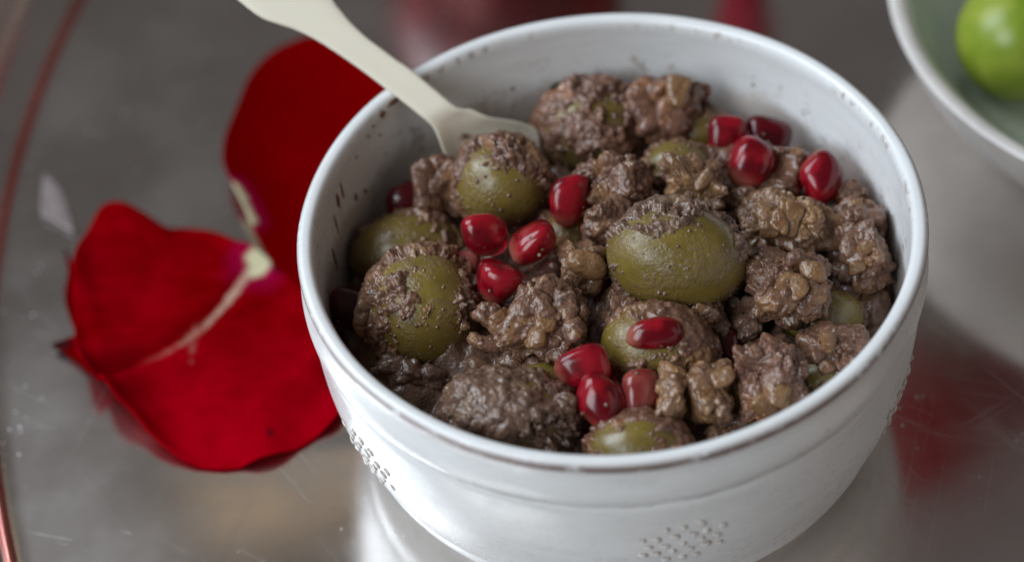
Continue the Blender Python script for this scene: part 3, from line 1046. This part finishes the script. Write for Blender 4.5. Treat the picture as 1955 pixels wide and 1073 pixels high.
# ------------------------------------------------------------------ rose petals
RED_A, RED_B = np.array([0.150, 0.0, 0.0006]), np.array([0.300, 0.0, 0.0055])
CREAM, PINK, PALE = np.array([0.46, 0.43, 0.27]), np.array([0.24, 0.002, 0.035]), np.array([0.40, 0.20, 0.17])


def petal(name, outline, centre, height, colour, label, rings=44, n=220):
    o = closed_spline(outline, n)
    c = np.array(centre, float)
    P, S = [c], [0.0]
    for i in range(1, rings + 1):
        s = (i / rings) ** 0.8
        for q in o:
            P.append(c + (q - c) * s)
            S.append(s)
    P, S = np.array(P), np.array(S)
    Z = height(P, S)
    col = colour(P, S)
    F = [(0, 1 + j, 1 + (j + 1) % n) for j in range(n)]
    for i in range(rings - 1):
        a, b = 1 + i * n, 1 + (i + 1) * n
        F += [(a + j, b + j, b + (j + 1) % n, a + (j + 1) % n) for j in range(n)]
    me = make_mesh(name, np.c_[P, Z], F, MT['petal'], True, col)
    ob = link(name, me)
    md = ob.modifiers.new('thickness', 'SOLIDIFY')
    md.thickness = 0.045 * U
    md.offset = 0.0
    tag(ob, label, 'petal', 'rose petals on the tray')
    return ob


def low_h(P, S):
    dv, pv, _ = dist_poly(P, VEIN_LOW)
    df, pf, sf = dist_poly(P, FOLD_LOW)
    Q = np.c_[P, 0 * S]
    z = 0.10 + (0.05 + 0.45 * sstep(-9.2, -10.6, P[:, 0])) * S ** 3 + 0.10 * fbm(Q * 0.5, 2, 4) * S + 0.04 * fbm(Q * 1.6, 2, 5) * S
    z -= 0.30 * np.exp(-(dv / 0.20) ** 2) * (0.35 + 0.65 * pv) * sstep(0.0, 0.15, pv)
    z += 0.30 * np.exp(-((dv - 0.5) / 0.45) ** 2) * pv
    z += np.where(sf > 0, np.exp(-(df / 0.75) ** 2), np.exp(-(df / 0.18) ** 2)) * 0.38 * sstep(0.97, 0.55, pf) * sstep(1.0, 0.75, S)
    z += 0.10 * np.sin(P[:, 0] * 3.0 + P[:, 1] * 2.2) * sstep(0.8, 1.0, S)
    return np.maximum(z, 0.06)


def low_c(P, S):
    Q = np.c_[P, 0 * S]
    dv, pv, _ = dist_poly(P, VEIN_LOW)
    t = np.clip(0.55 + 0.5 * fbm(Q * 0.9, 4, 9) + 0.22 * fbm(Q * np.array([2.0, 6.0, 1.0]), 3, 29) - 0.10 * (P[:, 1] - 2.5), 0, 1)
    col = RED_A[None] * (1 - t[:, None]) + RED_B[None] * t[:, None]
    b = np.linalg.norm((P - np.array([-7.50, 5.00])) * np.array([1.0, 0.85]), axis=1) + 0.12 * fbm(Q * 3, 2, 2)
    k = sstep(1.0, 0.35, b)[:, None]
    col = col * (1 - k * 0.9) + PINK * k * 0.9
    vn = dv + 0.05 * fbm(Q * 5, 2, 7)
    k = (sstep(0.15, 0.05, vn + 0.07 * pv) * sstep(0.85, 0.30, pv))[:, None]
    col = col * (1 - k) + (PALE * 0.75 + CREAM * 0.25) * k
    dv2, pv2, _ = dist_poly(P, [(-8.85, 3.0), (-8.95, 2.6), (-9.0, 2.2)])
    k = (sstep(0.11, 0.01, dv2 + 0.09 * fbm(Q * 6, 2, 3) + 0.06 * pv2) * 0.45)[:, None]
    col = col * (1 - k) + PALE * 0.7 * k
    k = sstep(0.42, 0.26, b)[:, None]
    col = col * (1 - k) + CREAM * k
    d3 = np.linalg.norm(P - np.array([-7.32, 0.05]), axis=1)
    k = sstep(0.13, 0.05, d3 + 0.04 * fbm(Q * 7, 2, 5))[:, None] * 0.85
    return col * (1 - k) + np.array([0.06, 0.002, 0.006]) * k


petal('rose_petal', PETAL_LOW, (-8.6, 2.9), low_h, low_c,
      'broad red rose petal with a cream base and pale vein, lying left of the bowl')


def up_h(P, S):
    Q = np.c_[P, 0 * S]
    return 0.15 + 0.45 * S ** 2.5 + 0.10 * fbm(Q * 0.45, 2, 14)


def up_c(P, S):
    Q = np.c_[P, 0 * S]
    t = 0.5 + 0.5 * fbm(Q * 0.6, 3, 19)
    col = RED_A[None] * (1 - t[:, None]) + RED_A[None] * 0.9 * t[:, None]
    d, p_, _ = dist_poly(P, CREAM_UP)
    k = sstep(0.55, 0.12, d)[:, None]
    col = col * (1 - k) + PINK * k
    k = sstep(0.19, 0.09, d + 0.05 * fbm(Q * 4, 2, 3))[:, None]
    return col * (1 - k) + CREAM * k


petal('rose_petal', PETAL_UP, (-6.1, 8.0), up_h, up_c,
      'deep red rounded rose petal behind the spoon, half hidden by the bowl')


def small_h(P, S):
    return 0.05 + 0.14 * S ** 2


def small_c(P, S):
    Q = np.c_[P, 0 * S]
    col = np.repeat(RED_A[None] * 0.9, len(P), 0)
    d = np.minimum(np.linalg.norm(P - np.array([-11.97, 6.15]), axis=1), np.linalg.norm(P - np.array([-12.1, 3.17]), axis=1))
    k = sstep(0.55, 0.2, d + 0.08 * fbm(Q * 4, 2, 3))[:, None]
    return col * (1 - k) + np.array([0.035, 0.008, 0.010]) * k


petal('rose_petal', PETAL_SMALL, (-11.25, 3.7), small_h, small_c,
      'narrow curled red petal with dry brown tips, peeking out left of the broad petal', 24, 160)

o = closed_spline(PALE_PATCH, 60)
c = o.mean(0)
V = [(c[0], c[1], 0.10)]
F = []
for i in range(1, 7):
    for q in o:
        p = c + (q - c) * i / 6
        V.append((p[0], p[1], 0.07 + 0.05 * math.sin(p[0] * 3 + p[1] * 2) * (i / 6)))
F += [(0, 1 + j, 1 + (j + 1) % 60) for j in range(60)]
for i in range(5):
    a, b = 1 + i * 60, 61 + i * 60
    F += [(a + j, b + j, b + (j + 1) % 60, a + (j + 1) % 60) for j in range(60)]
fl = link('pale_patch', make_mesh('pale_patch', V, F, MT['flake']))
md = fl.modifiers.new('thickness', 'SOLIDIFY')
md.thickness = 0.04 * U
tag(fl, 'small pale pinkish patch on the tray at far left', 'flake')  # thin pale sheet lying on the tray

# ------------------------------------------------------------------ second bowl with green plum
GX, GY, GR, GH = 14.1, 7.4, 7.05, 3.0
g_out = [(3.1, 0.10), (3.15, 0.0), (3.4, 0.0), (3.5, 0.14), (4.9, 0.35), (5.9, 0.95), (6.5, 1.75), (6.85, 2.50), (GR, 2.95), (GR + 0.02, 3.04), (GR - 0.10, 3.09),
         (GR - 0.28, 3.04), (GR - 0.38, 2.95)]
g_in = [(GR - 0.38, 2.955), (GR - 0.50, 2.83), (6.25, 2.15), (5.6, 1.25), (4.3, 0.65), (2.0, 0.42), (0.8, 0.40)]
pr = [(0.0, 0.1)] + [tuple(x) for x in smooth_profile(g_out, 5)]
V, F = lathe(pr, 192)
gb = link('stoneware_bowl', make_mesh('stoneware_bowl', V, F, MT['stone']), (GX, GY, 0))
tag(gb, 'shallow pale stoneware bowl with green inside at the top right', 'bowl')
V, F = lathe([tuple(x) for x in smooth_profile(g_in, 5)] + [(0.0, 0.4)], 192)
link('green_glaze', make_mesh('green_glaze', V, F, MT['celadon']), (0, 0, 0), gb)

d, f = ico(5)
P = d.copy()
P[:, 2] *= 0.97
groove = np.exp(-(np.arctan2(P[:, 1], P[:, 0]) - 0.7) ** 2 / 0.01) * (1 - P[:, 2] ** 2)
top = np.exp(-((np.hypot(P[:, 0], P[:, 1])) / 0.16) ** 2) * (P[:, 2] > 0)
P = P * (1 - 0.02 * groove - 0.10 * top)[:, None]
plum = link('green_plum', make_mesh('green_plum', P * 1.42, f, MT['plum']), PLUM)
plum.rotation_euler = (0.5, 0.9, 0.3)
tag(plum, 'shiny round green plum in the stoneware bowl', 'plum')

# a scrap of dark herb on the olive at the back
for k, (loc, s, label) in enumerate((((-0.62, 4.75, 4.66), 0.085, 'dark herb scrap on top of the olive against the back wall'),)):
    d, f = ico(4)
    P = d * (1 + 0.5 * fbm(d * 2 + k, 2, k + 60))[:, None] * np.array([1.3, 0.7, 1.0]) * s
    tag(link('herb_scrap', make_mesh('herb_scrap', P, f, MT['herb']), loc), label, 'herb')

# ------------------------------------------------------------------ guessed red things added out of view for the tray's red reflections
def pomegranate(loc, r, label, tilt):
    d, f = ico(5)
    P = d.copy()
    P *= (1 + 0.02 * np.sin(3 * np.arctan2(P[:, 1], P[:, 0])) * (1 - P[:, 2] ** 2) + 0.015 * fbm(d * 2, 2, 3))[:, None]
    o = link('pomegranate', make_mesh('pomegranate', P * r, f, MT['rind']), loc)
    n, V, F = 36, [], []
    for i, (rr_, zz_) in enumerate(((0.20, 0.93), (0.19, 1.06), (0.25, 1.20), (0.33, 1.30), (0.27, 1.24), (0.15, 1.05), (0.05, 0.98))):
        for j in range(n):
            t = 2 * math.pi * j / n
            w = 1 + (0.16 * math.cos(6 * t) if i in (2, 3, 4) else 0)
            z = zz_ + (0.07 * math.cos(6 * t) if i == 3 else 0)
            V.append((rr_ * w * r * math.cos(t), rr_ * w * r * math.sin(t), z * r))
    for i in range(6):
        for j in range(n):
            k = (j + 1) % n
            F.append((i * n + j, i * n + k, (i + 1) * n + k, (i + 1) * n + j))
    link('calyx', make_mesh('calyx', V, F, MT['rind']), (0, 0, 0), o)
    o.rotation_euler = tilt
    tag(o, label, 'pomegranate')


MT['rind'] = mat_plain('pomegranate_rind', (0.17, 0.010, 0.014), 0.40, 0.35, 60, 0.15)
MT['stem'] = mat_plain('rose_stem', (0.05, 0.10, 0.03), 0.5, 0.2, 200, 0.2)
pomegranate(POM, 3.1, 'unseen pomegranate added behind the bowl for a dark red tray reflection', (0.3, 0.5, 0.2))  # fruit guessed and added only to redden the tray behind the bowl


def back_h(P, S):
    return 0.10 + 3.4 * S ** 1.6


def back_c(P, S):
    return np.repeat(np.array([[0.30, 0.012, 0.03]]), len(P), 0)


petal('rose_petal', [(BP[0] + 0.75 * math.cos(t) * (1 + 0.1 * math.sin(3 * t)), BP[1] + 0.9 * math.sin(t)) for t in np.linspace(0, 2 * np.pi, 14, endpoint=False)],
      BP, back_h, back_c, 'unseen cupped petal added behind the bowl for a pink streak in the tray', 20, 120)  # added petal, made tall so its reflection reaches the visible tray

rose = link('added_rose', None, ROSE)  # added rose, placed and sized for its red reflection
tag(rose, 'unseen tall rose added behind the stoneware bowl for a red tray reflection', 'rose')
V, F = lathe([(0.0, 0.0), (0.22, 0.0), (0.20, 6.0), (0.19, 12.0), (0.22, ROSE_H - 2.2), (0.0, ROSE_H - 2.0)], 16)
link('stem', make_mesh('stem', V, F, MT['stem']), (0, 0, 0), rose)
rng = np.random.default_rng(9)
for k in range(22):
    t0 = k * 2.39996
    q = k / 21
    rad, hgt, opening = 0.5 + 2.6 * q, 4.4 - 0.8 * q, 0.05 + 0.75 * q
    V, F, nu, nv = [], [], 13, 11
    for i in range(nv):
        v = i / (nv - 1)
        rr_ = rad * (0.35 + 0.65 * math.sin(min(1.0, v * 1.15) * math.pi / 2)) + opening * v ** 3
        for j in range(nu):
            u = j / (nu - 1) * 2 - 1
            w = 1.05 * math.sqrt(max(0.0, 1 - (max(0.0, v - 0.55) / 0.48) ** 2)) * (0.55 + 0.45 * v)
            t = t0 + u * w
            V.append((rr_ * math.cos(t), rr_ * math.sin(t), ROSE_H - 2.2 + hgt * v * (1 - 0.10 * u * u) - 0.35 * q * v ** 4))
    for i in range(nv - 1):
        for j in range(nu - 1):
            F.append((i * nu + j, i * nu + j + 1, (i + 1) * nu + j + 1, (i + 1) * nu + j))
    o = link('petal', make_mesh('petal', V, F, MT['petal'], True, np.repeat(RED_B[None] * 0.75, len(V), 0)), (0, 0, 0), rose)
    md = o.modifiers.new('thickness', 'SOLIDIFY')
    md.thickness = 0.05 * U
    md.offset = 0.0

V, F = lathe([tuple(x) for x in smooth_profile([(0.0, 0.0), (1.6, 0.0), (1.9, 0.3), (2.1, 1.5), (1.6, 3.5), (0.8, 5.5), (0.62, 7.0), (0.85, 8.0), (0.75, 8.02),
          (0.5, 7.0), (0.6, 5.5), (1.3, 3.5), (1.4, 1.0)], 5)] + [(0.0, 0.6)], 48)
vase = link('added_vase', make_mesh('added_vase', V, F, MT['rind']), ROSE)  # vase made up to support the added rose
tag(vase, 'unseen dark red bud vase added to hold the tall rose', 'vase')
